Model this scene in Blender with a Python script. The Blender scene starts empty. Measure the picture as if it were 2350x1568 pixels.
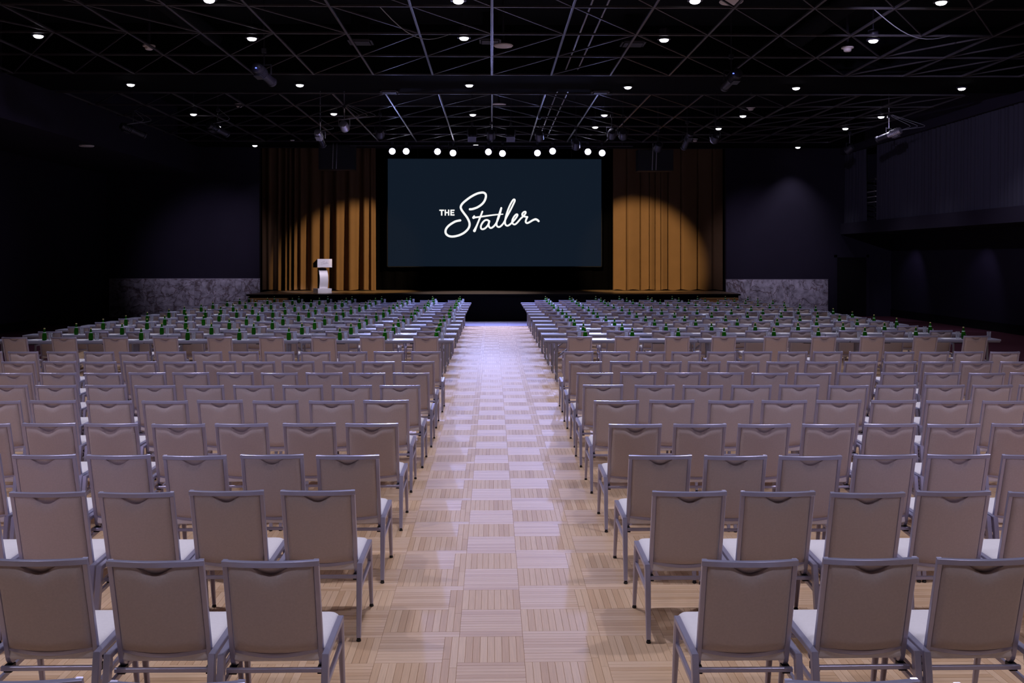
import bpy, bmesh, math, random
import numpy as np
from mathutils import Vector, Matrix
random.seed(7)
R = math.radians
S = bpy.context.scene
COL = S.collection
F, CZ, HY, TH = 2285.0, 2.25, 594.0, R(1.153)
CT, ST = math.cos(TH), math.sin(TH)

# ---------------------------------------------------------------- camera
cam = bpy.data.cameras.new('camera'); cam.sensor_fit = 'HORIZONTAL'; cam.sensor_width = 36
cam.lens = F / 2350 * 36; cam.shift_y = -(784 - HY) / 2350; cam.clip_end = 200
co = bpy.data.objects.new('camera', cam); COL.objects.link(co)
co.location = (0, 0, CZ); co.rotation_euler = (R(90), 0, -TH); S.camera = co

# ---------------------------------------------------------------- world, exposure
S.view_settings.view_transform = 'Standard'; S.view_settings.look = 'None'
S.view_settings.exposure = 0.0; S.view_settings.gamma = 1.0; S.view_settings.use_curve_mapping = False
w = bpy.data.worlds.new('world'); S.world = w; w.use_nodes = True
w.node_tree.nodes['Background'].inputs[0].default_value = (0.35, 0.3, 0.5, 1)
w.node_tree.nodes['Background'].inputs[1].default_value = 0.01

# light levels (watts) and tints
DOWN_W, DOWN_C = 430.0, (0.87, 0.84, 1.05)
FRONT_W, FRONT_C = 900.0, (0.40, 0.45, 1.0)
WARM_W, WARM_C = 10500.0, (1.0, 0.70, 0.36)


def px(x, D, y=None, z=None):
    """point at picture column x and camera depth D (and picture row y or height z)"""
    xc = (x - 1175) / F * D
    if z is None:
        z = CZ - (y - HY) / F * D if y is not None else 0.0
    return Vector((xc * CT + D * ST, -xc * ST + D * CT, z))


def spot(name, loc, target, watts, color, angle, blend=0.3, radius=0.08):
    l = bpy.data.lights.new(name, 'SPOT'); l.energy = watts; l.color = color
    l.spot_size = R(angle); l.spot_blend = blend; l.shadow_soft_size = radius
    o = bpy.data.objects.new(name, l); COL.objects.link(o); o.location = loc
    o.rotation_euler = (Vector(target) - Vector(loc)).to_track_quat('-Z', 'Y').to_euler()
    return o


# positions of the ceiling downlights: (column, row) in the photograph, then the rows that go on over the camera
DOWN_PX = [
    [(480, 0), (1052, 2), (1595, 2), (2160, 5)],
    [(88, 82), (578, 88), (1065, 87), (1524, 91), (2004, 93)],
    [(26, 194), (300, 194), (688, 195), (1077, 195.5), (1441, 200), (1827, 202), (2207, 203)],
    [(213, 257), (444, 262), (766, 261), (1085, 263), (1387, 264), (1705, 266), (2022, 268)],
    [(292, 289), (500, 291), (1366, 291.6), (1649, 295), (1940, 295)],
    [(404, 334), (585, 334), (1092, 333), (1831, 338)]]
DOWN_POS = []
for ri, row in enumerate(DOWN_PX):
    for ci, (x, y) in enumerate(row):
        D = 4.25 * F / (HY - y)
        p = px(x, D, z=6.5)
        DOWN_POS.append((ri, ci, p))
        spot('downlight_lamp', (p.x, p.y, 6.43), (p.x, p.y, 0), DOWN_W * (0.6, 0.6, 0.65, 0.45, 0.5, 0.5 if ci in (0, 3) else 0.1)[ri] * (16 if (ri, ci) == (5, 2) else 1), DOWN_C, (56 if (ri, ci) == (5, 2) else 90) if ri >= 3 else 110, 0.7, 0.09)
OFF_POS = []
for k, Y in enumerate((11.6, 6.6, 1.6, -3.4)):
    for i in range(5):
        p = Vector((-8.7 + 4.05 * i + (0.4 if k % 2 else 0), Y, 6.5)); OFF_POS.append(p)
        spot('downlight_lamp', (p.x, p.y, 6.44), (p.x, p.y, 0), DOWN_W * (0.85, 1.0, 0.55, 0.3)[k], DOWN_C, 110, 0.7, 0.09)
for sx in (-6.0, 6.5):          # added unseen spots behind the camera, brightening the chair backs
    spot('added_rear_wash', (sx, -4.5, 6.1), (sx * 0.8, 9.5, 0.5), 950, (0.74, 0.62, 1.0), 36, 0.8, 0.1)

# the ten lamps above the screen that light the room from the front
FRONT_PX = [(901, 348), (935, 351), (1006, 352), (1040, 352), (1121, 353), (1153, 353), (1233, 352), (1266, 351), (1346, 352), (1381, 352)]
FRONT_POS = []
for i, (x, y) in enumerate(FRONT_PX):
    p = px(x, 36.2, y=y)
    far_ = i in (0, 3, 5, 6, 9)                    # these reach to the open rows, the others cover the tables
    t = Vector((-p.x * (0.45 if far_ else 0.4), 10.5 if far_ else 31.0, 0.5))
    FRONT_POS.append((p, t))
    d = (t - p).normalized()
    spot('stage_lamp_far' if far_ else 'stage_lamp_near', p + d * 0.06, t, FRONT_W * ((2.2 if i in (0, 9) else 0.5) if far_ else 2.0), FRONT_C, 34 if far_ else 68, 0.8, 0.11)
# warm pools on the curtains, soft light on the stage, faint washes under the balcony
spot('warm_lamp', (2.6, 30.0, 6.0), (-5.3, 39.75, 2.1), WARM_W * 0.95, WARM_C, 23, 0.5, 0.06)
spot('warm_lamp', (1.5, 28.0, 6.0), (5.8, 39.75, 2.25), WARM_W, WARM_C, 23, 0.5, 0.06)
spot('podium_lamp', (-3.0, 31.5, 6.2), (-6.4, 37.4, 1.6), 2600, (0.95, 0.85, 1.0), 13, 0.5, 0.06)
for s_, tx in ((-1, -10.7), (1, 10.7)):            # extra spots without fixtures, added for violet washes on the back wall
    spot('added_wall_wash', (s_ * 6.0, 29.5, 6.1), (tx, 38.6, 2.5), 1700, (0.78, 0.70, 1.0), 30, 1.0, 0.08)
for yy in (36.2, 30.9):
    spot('wash_lamp', (14.6, yy - 0.3, 3.17), (15.6, yy + 0.6, 0.6), 60, (0.62, 0.55, 1.0), 80, 0.7, 0.05)
spot('added_side_wash', (5.0, 14.0, 6.0), (13.7, 29.5, 4.3), 2200, (0.66, 0.6, 1.0), 36, 0.9, 0.08)  # added spot without a fixture, brightens the balcony drape and blind
spot('added_side_wash', (-1.0, 18.0, 6.0), (-14.8, 26.0, 2.0), 1100, (0.7, 0.6, 1.0), 36, 1.0, 0.08)  # another added spot, lifts the dark left wall


# ---------------------------------------------------------------- materials
def mat(name, color=(0.5, 0.5, 0.5), rough=0.5, metal=0.0, emit=None, estr=1.0, trans=0.0, spec=0.5, ior=1.45, noise=None, bump=None, sheen=0.0):
    m = bpy.data.materials.new(name); m.use_nodes = True
    nt = m.node_tree; b = nt.nodes['Principled BSDF']
    b.inputs['Base Color'].default_value = (*color, 1); b.inputs['Roughness'].default_value = rough
    b.inputs['Metallic'].default_value = metal; b.inputs['Specular IOR Level'].default_value = spec
    b.inputs['IOR'].default_value = ior; b.inputs['Transmission Weight'].default_value = trans
    b.inputs['Sheen Weight'].default_value = sheen
    if emit:
        b.inputs['Emission Color'].default_value = (*emit, 1); b.inputs['Emission Strength'].default_value = estr
        m.cycles.emission_sampling = 'NONE'
    if noise:                       # (scale, amount): colour mottling
        tc = nt.nodes.new('ShaderNodeTexCoord'); n = nt.nodes.new('ShaderNodeTexNoise'); n.inputs['Scale'].default_value = noise[0]
        n.inputs['Detail'].default_value = 5
        r = nt.nodes.new('ShaderNodeMapRange'); r.inputs[3].default_value = 1 - noise[1]; r.inputs[4].default_value = 1 + noise[1]
        mx = nt.nodes.new('ShaderNodeMix'); mx.data_type = 'RGBA'; mx.blend_type = 'MULTIPLY'; mx.inputs[0].default_value = 1
        mx.inputs[6].default_value = (*color, 1)
        nt.links.new(tc.outputs['Object'], n.inputs['Vector']); nt.links.new(n.outputs['Fac'], r.inputs[0])
        nt.links.new(r.outputs[0], mx.inputs[7]); nt.links.new(mx.outputs[2], b.inputs['Base Color'])
    if bump:                        # (scale, strength)
        tc = nt.nodes.new('ShaderNodeTexCoord'); n = nt.nodes.new('ShaderNodeTexNoise'); n.inputs['Scale'].default_value = bump[0]
        bp = nt.nodes.new('ShaderNodeBump'); bp.inputs['Strength'].default_value = bump[1]; bp.inputs['Distance'].default_value = 0.002
        nt.links.new(tc.outputs['Object'], n.inputs['Vector']); nt.links.new(n.outputs['Fac'], bp.inputs['Height'])
        nt.links.new(bp.outputs['Normal'], b.inputs['Normal'])
    return m


M = {}
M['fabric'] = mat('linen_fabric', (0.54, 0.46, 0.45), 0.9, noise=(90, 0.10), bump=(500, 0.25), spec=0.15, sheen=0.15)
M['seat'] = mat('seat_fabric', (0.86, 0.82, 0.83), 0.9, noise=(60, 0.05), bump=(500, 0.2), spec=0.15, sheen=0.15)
M['piping'] = mat('seat_piping', (0.55, 0.48, 0.44), 0.9, spec=0.15)
M['frame'] = mat('silver_paint', (0.43, 0.415, 0.56), 0.30, 0.45, noise=(25, 0.05))
M['black'] = mat('black_plastic', (0.008, 0.008, 0.009), 0.5)
M['chrome'] = mat('chrome_glide', (0.5, 0.5, 0.5), 0.2, 1.0)
M['wall'] = mat('black_wall_paint', (0.018, 0.015, 0.026), 0.9, spec=0.1, noise=(1.5, 0.1))
M['ceil'] = mat('black_ceiling', (0.005, 0.005, 0.007), 0.95, spec=0.1, noise=(3, 0.3))
M['panel'] = mat('black_soffit', (0.003, 0.003, 0.004), 0.95, spec=0.05)
M['stageblk'] = mat('stage_black', (0.004, 0.004, 0.005), 0.8, spec=0.15)
M['grid'] = mat('grid_steel', (0.105, 0.095, 0.105), 0.4, 0.75, noise=(5, 0.25))
M['conduit'] = mat('conduit_steel', (0.35, 0.34, 0.38), 0.4, 0.8)
M['carpet'] = mat('burgundy_carpet', (0.050, 0.014, 0.022), 0.95, noise=(40, 0.35), bump=(300, 0.5), spec=0.1)
M['sub'] = mat('subfloor', (0.03, 0.02, 0.015), 0.9)
M['tile'] = mat('slate_tile', (0.36, 0.33, 0.44), 0.35, noise=(8, 0.3))
M['table'] = mat('table_laminate', (0.30, 0.30, 0.38), 0.32, noise=(60, 0.05))
M['edge'] = mat('table_edge', (0.26, 0.25, 0.29), 0.45)
M['tleg'] = mat('table_leg_paint', (0.30, 0.29, 0.32), 0.4, 0.4)
M['paper'] = mat('white_paper', (0.85, 0.83, 0.82), 0.8)
M['cap'] = mat('gold_cap', (0.65, 0.52, 0.22), 0.4, 0.4)
M['label'] = mat('bottle_label', (0.45, 0.60, 0.55), 0.5)
M['stagewood'] = mat('stage_boards', (0.20, 0.135, 0.085), 0.38, noise=(4, 0.25))
M['stepwood'] = mat('oak_steps', (0.42, 0.22, 0.08), 0.5, noise=(9, 0.2))
M['backdrop'] = mat('black_velvet', (0.0012, 0.0012, 0.0014), 1.0, spec=0.0)
M['curtain'] = mat('gold_curtain', (0.120, 0.070, 0.036), 0.95, spec=0.05, noise=(2, 0.1))
M['drape'] = mat('charcoal_drape', (0.030, 0.028, 0.042), 0.85, spec=0.2)
M['silver'] = mat('brushed_silver', (0.62, 0.60, 0.64), 0.36, 0.35)
M['engrave'] = mat('engraved_line', (0.30, 0.28, 0.31), 0.6, 0.3)
M['screen'] = mat('screen_navy', (0.001, 0.001, 0.001), 0.8, spec=0.0, emit=(0.0056, 0.0105, 0.0195))
M['logo'] = mat('screen_white', (0.1, 0.1, 0.1), 0.5, emit=(0.94, 0.95, 0.93))
M['lens'] = mat('lamp_lens', (0.8, 0.8, 0.9), 0.3, emit=(0.80, 0.76, 1.0), estr=12)
M['dlens'] = mat('downlight_lens', (0.8, 0.8, 0.9), 0.3, emit=(0.93, 0.9, 1.0), estr=8)
M['blue'] = mat('blue_led', (0.1, 0.1, 0.5), 0.3, emit=(0.1, 0.15, 1.0), estr=3)
M['fixture'] = mat('fixture_black', (0.03, 0.028, 0.04), 0.4, 0.3)
M['fixlight'] = mat('fixture_silver', (0.55, 0.53, 0.6), 0.35, 0.8)
M['offwhite'] = mat('offwhite_plastic', (0.62, 0.55, 0.53), 0.5)
M['vent'] = mat('grey_vent', (0.045, 0.042, 0.05), 0.6)
M['cable'] = mat('grey_cable', (0.30, 0.30, 0.33), 0.5)
M['speaker'] = mat('speaker_black', (0.010, 0.010, 0.012), 0.6, noise=(20, 0.2))
M['grout'] = mat('stone_edge', (0.22, 0.20, 0.24), 0.6)


def bottle_material():
    m = bpy.data.materials.new('green_glass'); m.use_nodes = True; nt = m.node_tree
    out = nt.nodes['Material Output']; b = nt.nodes['Principled BSDF']
    b.inputs['Base Color'].default_value = (0.07, 0.42, 0.04, 1); b.inputs['Roughness'].default_value = 0.05
    b.inputs['Transmission Weight'].default_value = 1.0; b.inputs['IOR'].default_value = 1.3
    tr = nt.nodes.new('ShaderNodeBsdfTranslucent'); tr.inputs['Color'].default_value = (0.055, 0.33, 0.015, 1)
    df = nt.nodes.new('ShaderNodeBsdfDiffuse'); df.inputs['Color'].default_value = (0.014, 0.11, 0.008, 1)
    a = nt.nodes.new('ShaderNodeMixShader'); a.inputs[0].default_value = 0.4
    nt.links.new(tr.outputs[0], a.inputs[1]); nt.links.new(df.outputs[0], a.inputs[2])
    x = nt.nodes.new('ShaderNodeMixShader'); x.inputs[0].default_value = 0.5
    nt.links.new(b.outputs[0], x.inputs[1]); nt.links.new(a.outputs[0], x.inputs[2]); nt.links.new(x.outputs[0], out.inputs[0])
    return m


M['bottle'] = bottle_material()


def thin_glass():
    m = bpy.data.materials.new('thin_clear_glass'); m.use_nodes = True; nt = m.node_tree
    nt.nodes.remove(nt.nodes['Principled BSDF'])
    t = nt.nodes.new('ShaderNodeBsdfTransparent'); t.inputs[0].default_value = (0.93, 0.94, 0.95, 1)
    g = nt.nodes.new('ShaderNodeBsdfGlossy'); g.inputs['Roughness'].default_value = 0.13; g.inputs[0].default_value = (1, 1, 1, 1)
    f = nt.nodes.new('ShaderNodeFresnel'); f.inputs[0].default_value = 1.6
    x = nt.nodes.new('ShaderNodeMixShader'); nt.links.new(f.outputs[0], x.inputs[0])
    nt.links.new(t.outputs[0], x.inputs[1]); nt.links.new(g.outputs[0], x.inputs[2])
    d = nt.nodes.new('ShaderNodeBsdfTranslucent'); d.inputs[0].default_value = (0.95, 0.95, 1, 1)
    y = nt.nodes.new('ShaderNodeMixShader'); y.inputs[0].default_value = 0.16; nt.links.new(x.outputs[0], y.inputs[1]); nt.links.new(d.outputs[0], y.inputs[2])
    nt.links.new(y.outputs[0], nt.nodes['Material Output'].inputs[0])
    return m


M['glass'] = thin_glass()


def parquet_material():
    m = bpy.data.materials.new('maple_parquet'); m.use_nodes = True; nt = m.node_tree; L = nt.links
    b = nt.nodes['Principled BSDF']
    at = nt.nodes.new('ShaderNodeAttribute'); at.attribute_name = 'tint'
    oi = nt.nodes.new('ShaderNodeObjectInfo')
    ad = nt.nodes.new('ShaderNodeMath'); ad.operation = 'ADD'; L.new(at.outputs['Fac'], ad.inputs[0]); L.new(oi.outputs['Random'], ad.inputs[1])
    fr = nt.nodes.new('ShaderNodeMath'); fr.operation = 'FRACT'; L.new(ad.outputs[0], fr.inputs[0])
    uv = nt.nodes.new('ShaderNodeUVMap'); uv.uv_map = 'UVMap'
    mp = nt.nodes.new('ShaderNodeMapping'); mp.inputs['Scale'].default_value = (5, 90, 1); L.new(uv.outputs[0], mp.inputs['Vector'])
    cb = nt.nodes.new('ShaderNodeCombineXYZ'); ml = nt.nodes.new('ShaderNodeMath'); ml.operation = 'MULTIPLY'; ml.inputs[1].default_value = 91.0
    L.new(fr.outputs[0], ml.inputs[0]); L.new(ml.outputs[0], cb.inputs[0]); L.new(ml.outputs[0], cb.inputs[1]); L.new(cb.outputs[0], mp.inputs['Location'])
    no = nt.nodes.new('ShaderNodeTexNoise'); no.inputs['Scale'].default_value = 1.0; no.inputs['Detail'].default_value = 4; L.new(mp.outputs[0], no.inputs['Vector'])
    rp = nt.nodes.new('ShaderNodeValToRGB'); e = rp.color_ramp.elements
    e[0].position = 0.0; e[0].color = (0.57, 0.37, 0.215, 1); e[1].position = 1.0; e[1].color = (0.70, 0.495, 0.32, 1)
    k = e.new(0.35); k.color = (0.645, 0.44, 0.268, 1)
    L.new(fr.outputs[0], rp.inputs[0])
    mr = nt.nodes.new('ShaderNodeMapRange'); mr.inputs[1].default_value = 0.3; mr.inputs[2].default_value = 0.7; mr.inputs[3].default_value = 0.93; mr.inputs[4].default_value = 1.06
    L.new(no.outputs['Fac'], mr.inputs[0])
    mx = nt.nodes.new('ShaderNodeMix'); mx.data_type = 'RGBA'; mx.blend_type = 'MULTIPLY'; mx.inputs[0].default_value = 1
    L.new(rp.outputs[0], mx.inputs[6]); L.new(mr.outputs[0], mx.inputs[7]); L.new(mx.outputs[2], b.inputs['Base Color'])
    b.inputs['Roughness'].default_value = 0.42; b.inputs['Specular IOR Level'].default_value = 0.22
    b.inputs['Anisotropic'].default_value = 0.4
    tg = nt.nodes.new('ShaderNodeTangent'); tg.direction_type = 'UV_MAP'; tg.uv_map = 'UVMap'; L.new(tg.outputs[0], b.inputs['Tangent'])
    return m


M['parquet'] = parquet_material()


def marble_material():
    m = bpy.data.materials.new('grey_marble'); m.use_nodes = True; nt = m.node_tree; L = nt.links
    b = nt.nodes['Principled BSDF']; b.inputs['Roughness'].default_value = 0.4
    tc = nt.nodes.new('ShaderNodeTexCoord'); oi = nt.nodes.new('ShaderNodeObjectInfo')
    va = nt.nodes.new('ShaderNodeVectorMath'); va.operation = 'ADD'
    sc = nt.nodes.new('ShaderNodeMath'); sc.operation = 'MULTIPLY'; sc.inputs[1].default_value = 40; L.new(oi.outputs['Random'], sc.inputs[0])
    L.new(tc.outputs['Object'], va.inputs[0]); L.new(sc.outputs[0], va.inputs[1])
    wn = nt.nodes.new('ShaderNodeTexNoise'); wn.inputs['Scale'].default_value = 1.6; wn.inputs['Detail'].default_value = 7; L.new(va.outputs[0], wn.inputs['Vector'])
    wm = nt.nodes.new('ShaderNodeVectorMath'); wm.operation = 'MULTIPLY_ADD'; wm.inputs[1].default_value = (0.5, 0.5, 0.5)
    L.new(wn.outputs['Color'], wm.inputs[0]); L.new(va.outputs[0], wm.inputs[2])
    def vein(scale, width, seed):
        q = nt.nodes.new('ShaderNodeTexNoise'); q.inputs['Scale'].default_value = scale; q.inputs['Detail'].default_value = 6; q.inputs['Distortion'].default_value = 0.8
        o_ = nt.nodes.new('ShaderNodeVectorMath'); o_.operation = 'ADD'; o_.inputs[1].default_value = (seed, seed * 2, seed * 3)
        L.new(wm.outputs[0], o_.inputs[0]); L.new(o_.outputs[0], q.inputs['Vector'])
        d_ = nt.nodes.new('ShaderNodeMath'); d_.operation = 'SUBTRACT'; d_.inputs[1].default_value = 0.5; L.new(q.outputs['Fac'], d_.inputs[0])
        ab = nt.nodes.new('ShaderNodeMath'); ab.operation = 'ABSOLUTE'; L.new(d_.outputs[0], ab.inputs[0])
        mr = nt.nodes.new('ShaderNodeMapRange'); mr.inputs[2].default_value = width; L.new(ab.outputs[0], mr.inputs[0]); return mr
    v1, v2 = vein(1.3, 0.030, 3.1), vein(2.6, 0.022, 7.7)
    vm = nt.nodes.new('ShaderNodeMath'); vm.operation = 'MULTIPLY'; L.new(v1.outputs[0], vm.inputs[0]); L.new(v2.outputs[0], vm.inputs[1])
    r1 = nt.nodes.new('ShaderNodeValToRGB'); r1.color_ramp.elements[0].color = (0.13, 0.09, 0.10, 1); r1.color_ramp.elements[1].position = 0.9; r1.color_ramp.elements[1].color = (0.42, 0.385, 0.45, 1)
    L.new(vm.outputs[0], r1.inputs[0])
    n2 = nt.nodes.new('ShaderNodeTexNoise'); n2.inputs['Scale'].default_value = 5; n2.inputs['Detail'].default_value = 8; L.new(wm.outputs[0], n2.inputs['Vector'])
    r2 = nt.nodes.new('ShaderNodeMapRange'); r2.inputs[1].default_value = 0.3; r2.inputs[2].default_value = 0.7; r2.inputs[3].default_value = 0.5; r2.inputs[4].default_value = 1.25; L.new(n2.outputs['Fac'], r2.inputs[0])
    mx = nt.nodes.new('ShaderNodeMix'); mx.data_type = 'RGBA'; mx.blend_type = 'MULTIPLY'; mx.inputs[0].default_value = 1
    L.new(r1.outputs[0], mx.inputs[6]); L.new(r2.outputs[0], mx.inputs[7]); L.new(mx.outputs[2], b.inputs['Base Color'])
    return m


M['marble'] = marble_material()


# ---------------------------------------------------------------- mesh helpers
class MB:
    def __init__(self): self.v, self.f, self.mi = [], [], []
    def add(self, vs, fs, mi=0):
        o = len(self.v); self.v += [tuple(p) for p in vs]; self.f += [tuple(i + o for i in f) for f in fs]; self.mi += [mi] * len(fs); return self
    def box(self, x0, x1, y0, y1, z0, z1, mi=0):
        return self.add([(x0, y0, z0), (x1, y0, z0), (x1, y1, z0), (x0, y1, z0), (x0, y0, z1), (x1, y0, z1), (x1, y1, z1), (x0, y1, z1)],
                        [(3, 2, 1, 0), (4, 5, 6, 7), (0, 1, 5, 4), (1, 2, 6, 5), (2, 3, 7, 6), (3, 0, 4, 7)], mi)
    def cbox(self, c, s, mi=0):
        return self.box(c[0] - s[0] / 2, c[0] + s[0] / 2, c[1] - s[1] / 2, c[1] + s[1] / 2, c[2] - s[2] / 2, c[2] + s[2] / 2, mi)
    def loft(self, secs, mi=0, cap=True):
        n = len(secs[0]); vs = [p for s in secs for p in s]; fs = []
        for a in range(len(secs) - 1):
            for i in range(n):
                j = (i + 1) % n; fs.append((a * n + i, a * n + j, (a + 1) * n + j, (a + 1) * n + i))
        if cap: fs += [tuple(reversed(range(n))), tuple((len(secs) - 1) * n + i for i in range(n))]
        return self.add(vs, fs, mi)
    def sweep(self, pts, sizes, up=(0, 0, 1), n=0, mi=0, ch=0.2):
        """rounded bar along points; sizes = (w, h) or one per point; n > 0: round section of that many sides"""
        pts = [Vector(p) for p in pts]; up = Vector(up)
        if not isinstance(sizes, list): sizes = [sizes] * len(pts)
        secs = []
        for i, p in enumerate(pts):
            t = (pts[min(i + 1, len(pts) - 1)] - pts[max(i - 1, 0)]).normalized()
            a = t.cross(up)
            a = a.normalized() if a.length > 1e-4 else Vector((1, 0, 0))
            c = a.cross(t).normalized(); w_, h_ = sizes[i][0] / 2, sizes[i][1] / 2
            if n: q = [(math.cos(2 * math.pi * k / n) * w_, math.sin(2 * math.pi * k / n) * h_) for k in range(n)]
            else:
                e = min(w_, h_) * ch
                q = [(w_ - e, -h_), (w_, -h_ + e), (w_, h_ - e), (w_ - e, h_), (-w_ + e, h_), (-w_, h_ - e), (-w_, -h_ + e), (-w_ + e, -h_)]
            secs.append([p + a * u + c * v for u, v in q])
        return self.loft(secs, mi)
    def lathe(self, prof, n=16, c=(0, 0, 0), mi=0):
        secs = [[(c[0] + r * math.cos(2 * math.pi * k / n), c[1] + r * math.sin(2 * math.pi * k / n), c[2] + z) for k in range(n)] for r, z in prof]
        return self.loft(secs, mi)
    def mesh(self, name, mats, smooth=35):
        me = bpy.data.meshes.new(name); me.from_pydata(self.v, [], self.f)
        for m in (mats if isinstance(mats, (list, tuple)) else [mats]): me.materials.append(m)
        if any(self.mi): me.polygons.foreach_set('material_index', self.mi)
        bm = bmesh.new(); bm.from_mesh(me); bmesh.ops.recalc_face_normals(bm, faces=bm.faces); bm.to_mesh(me); bm.free()
        if smooth:
            me.polygons.foreach_set('use_smooth', [True] * len(me.polygons)); me.set_sharp_from_angle(angle=R(smooth))
        return me


def link(name, data, parent=None, loc=None, rotz=None):
    o = bpy.data.objects.new(name, data); COL.objects.link(o)
    if parent is not None: o.parent = parent
    if loc is not None: o.location = loc
    if rotz is not None: o.rotation_euler = (0, 0, rotz)
    return o


def obj(name, mb, m, parent=None, smooth=35): return link(name, mb.mesh(name, m, smooth), parent)
def tag(o, label, cat, group=None):
    o['label'] = label; o['category'] = cat
    if group: o['group'] = group
    return o
def thing(name, label, cat, loc=(0, 0, 0), rotz=0.0, group=None): return tag(link(name, None, None, loc, rotz), label, cat, group)
def struct(o): o['kind'] = 'structure'; return o
def stuff(o): o['kind'] = 'stuff'; return o


def clone(root, loc, rotz, label, group, skip=()):
    r = root.copy(); COL.objects.link(r); r.location = loc; r.rotation_euler = (0, 0, rotz); r['label'] = label; r['group'] = group
    for ch in root.children:
        if ch.name.split('.')[0] in skip: continue
        c = ch.copy(); COL.objects.link(c); c.parent = r
        for g in ch.children:
            if g.name.split('.')[0] in skip: continue
            d = g.copy(); COL.objects.link(d); d.parent = c
    return r


ORD = ['zeroth', 'first', 'second', 'third', 'fourth', 'fifth', 'sixth', 'seventh', 'eighth', 'ninth', 'tenth', 'eleventh', 'twelfth', 'thirteenth', 'fourteenth']

# ---------------------------------------------------------------- room shell
XL, XR, YB, YN, ZC = -14.8, 15.6, 38.6, -8.0, 7.7
SOF_X, SOF_Z, BAL_X, BAL_Z = -11.3, 5.5, 13.6, 3.2
WX0, WX1, WY1, TY1 = -9.9, 11.0, 33.25, 36.0
floor = struct(obj('floor', MB().box(XL, XR, YN, 41.5, -0.25, -0.012), M['sub'], smooth=0))
c_ = MB().box(XL, WX0, YN, YB, -0.011, 0.0).box(WX1, XR, YN, YB, -0.011, 0.0).box(WX0, WX1, YN, 0.9, -0.011, 0.0)
obj('carpet', c_, M['carpet'], floor, 0)

# parquet: blocks of nine boards in a checker, two-board bands between every pair of blocks
B, bw = 0.377, 0.0419; P = 2 * B + 2 * bw; AX, AY = -0.194, 6.01
rects = []                                      # x0, x1, y0, y1, along (0 = x, 1 = y), block board?
i0, i1 = int((WX0 - AX) / P) - 2, int((WX1 - AX) / P) + 2
j0, j1 = int((0.9 - AY) / P) - 2, int((WY1 - AY) / P) + 2
for i in range(i0, i1):
    for j in range(j0, j1):
        X, Y = AX + i * P, AY + j * P
        if X > WX1 or X + P < WX0 or Y > WY1 or Y + P < 0.9: continue
        for a in range(2):
            for c in range(2):
                bx, by = X + a * B, Y + c * B
                if (a + c) % 2:
                    rects += [(bx + k * bw, bx + (k + 1) * bw, by, by + B, 1, 1) for k in range(9)]
                else:
                    rects += [(bx, bx + B, by + k * bw, by + (k + 1) * bw, 0, 1) for k in range(9)]
        for k in range(2):
            s = -0.05 + 0.12 * k
            rects += [(X + 2 * B + k * bw, X + 2 * B + (k + 1) * bw, Y, Y + B - s, 1, 0), (X + 2 * B + k * bw, X + 2 * B + (k + 1) * bw, Y + B - s, Y + 2 * B, 1, 0)]
            rects += [(X, X + B, Y + 2 * B + k * bw, Y + 2 * B + (k + 1) * bw, 0, 0), (X + B, X + 2 * B + 2 * bw, Y + 2 * B + k * bw, Y + 2 * B + (k + 1) * bw, 0, 0)]
ra = np.array(rects)
ra[:, 0] = np.maximum(ra[:, 0], WX0); ra[:, 1] = np.minimum(ra[:, 1], WX1); ra[:, 2] = np.maximum(ra[:, 2], 0.9); ra[:, 3] = np.minimum(ra[:, 3], WY1)
full = (np.abs((ra[:, 1] - ra[:, 0]) * (ra[:, 3] - ra[:, 2]) - B * bw) < 1e-5)
ra = ra[(ra[:, 1] - ra[:, 0] > 0.004) & (ra[:, 3] - ra[:, 2] > 0.004)]
mx_, my_ = (ra[:, 0] + ra[:, 1]) / 2, (ra[:, 2] + ra[:, 3]) / 2
area = (ra[:, 1] - ra[:, 0]) * (ra[:, 3] - ra[:, 2])
cand = (ra[:, 5] > 0.5) & (np.abs(area - B * bw) < 1e-5) & (mx_ > -0.66 + 0.0 * my_) & (mx_ < 0.98) & (my_ > 5.35)
idx = np.nonzero(cand)[0]; idx = idx[np.argsort(my_[idx])][:300]
single = np.zeros(len(ra), bool); single[idx] = True
rng = np.random.default_rng(3)


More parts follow.
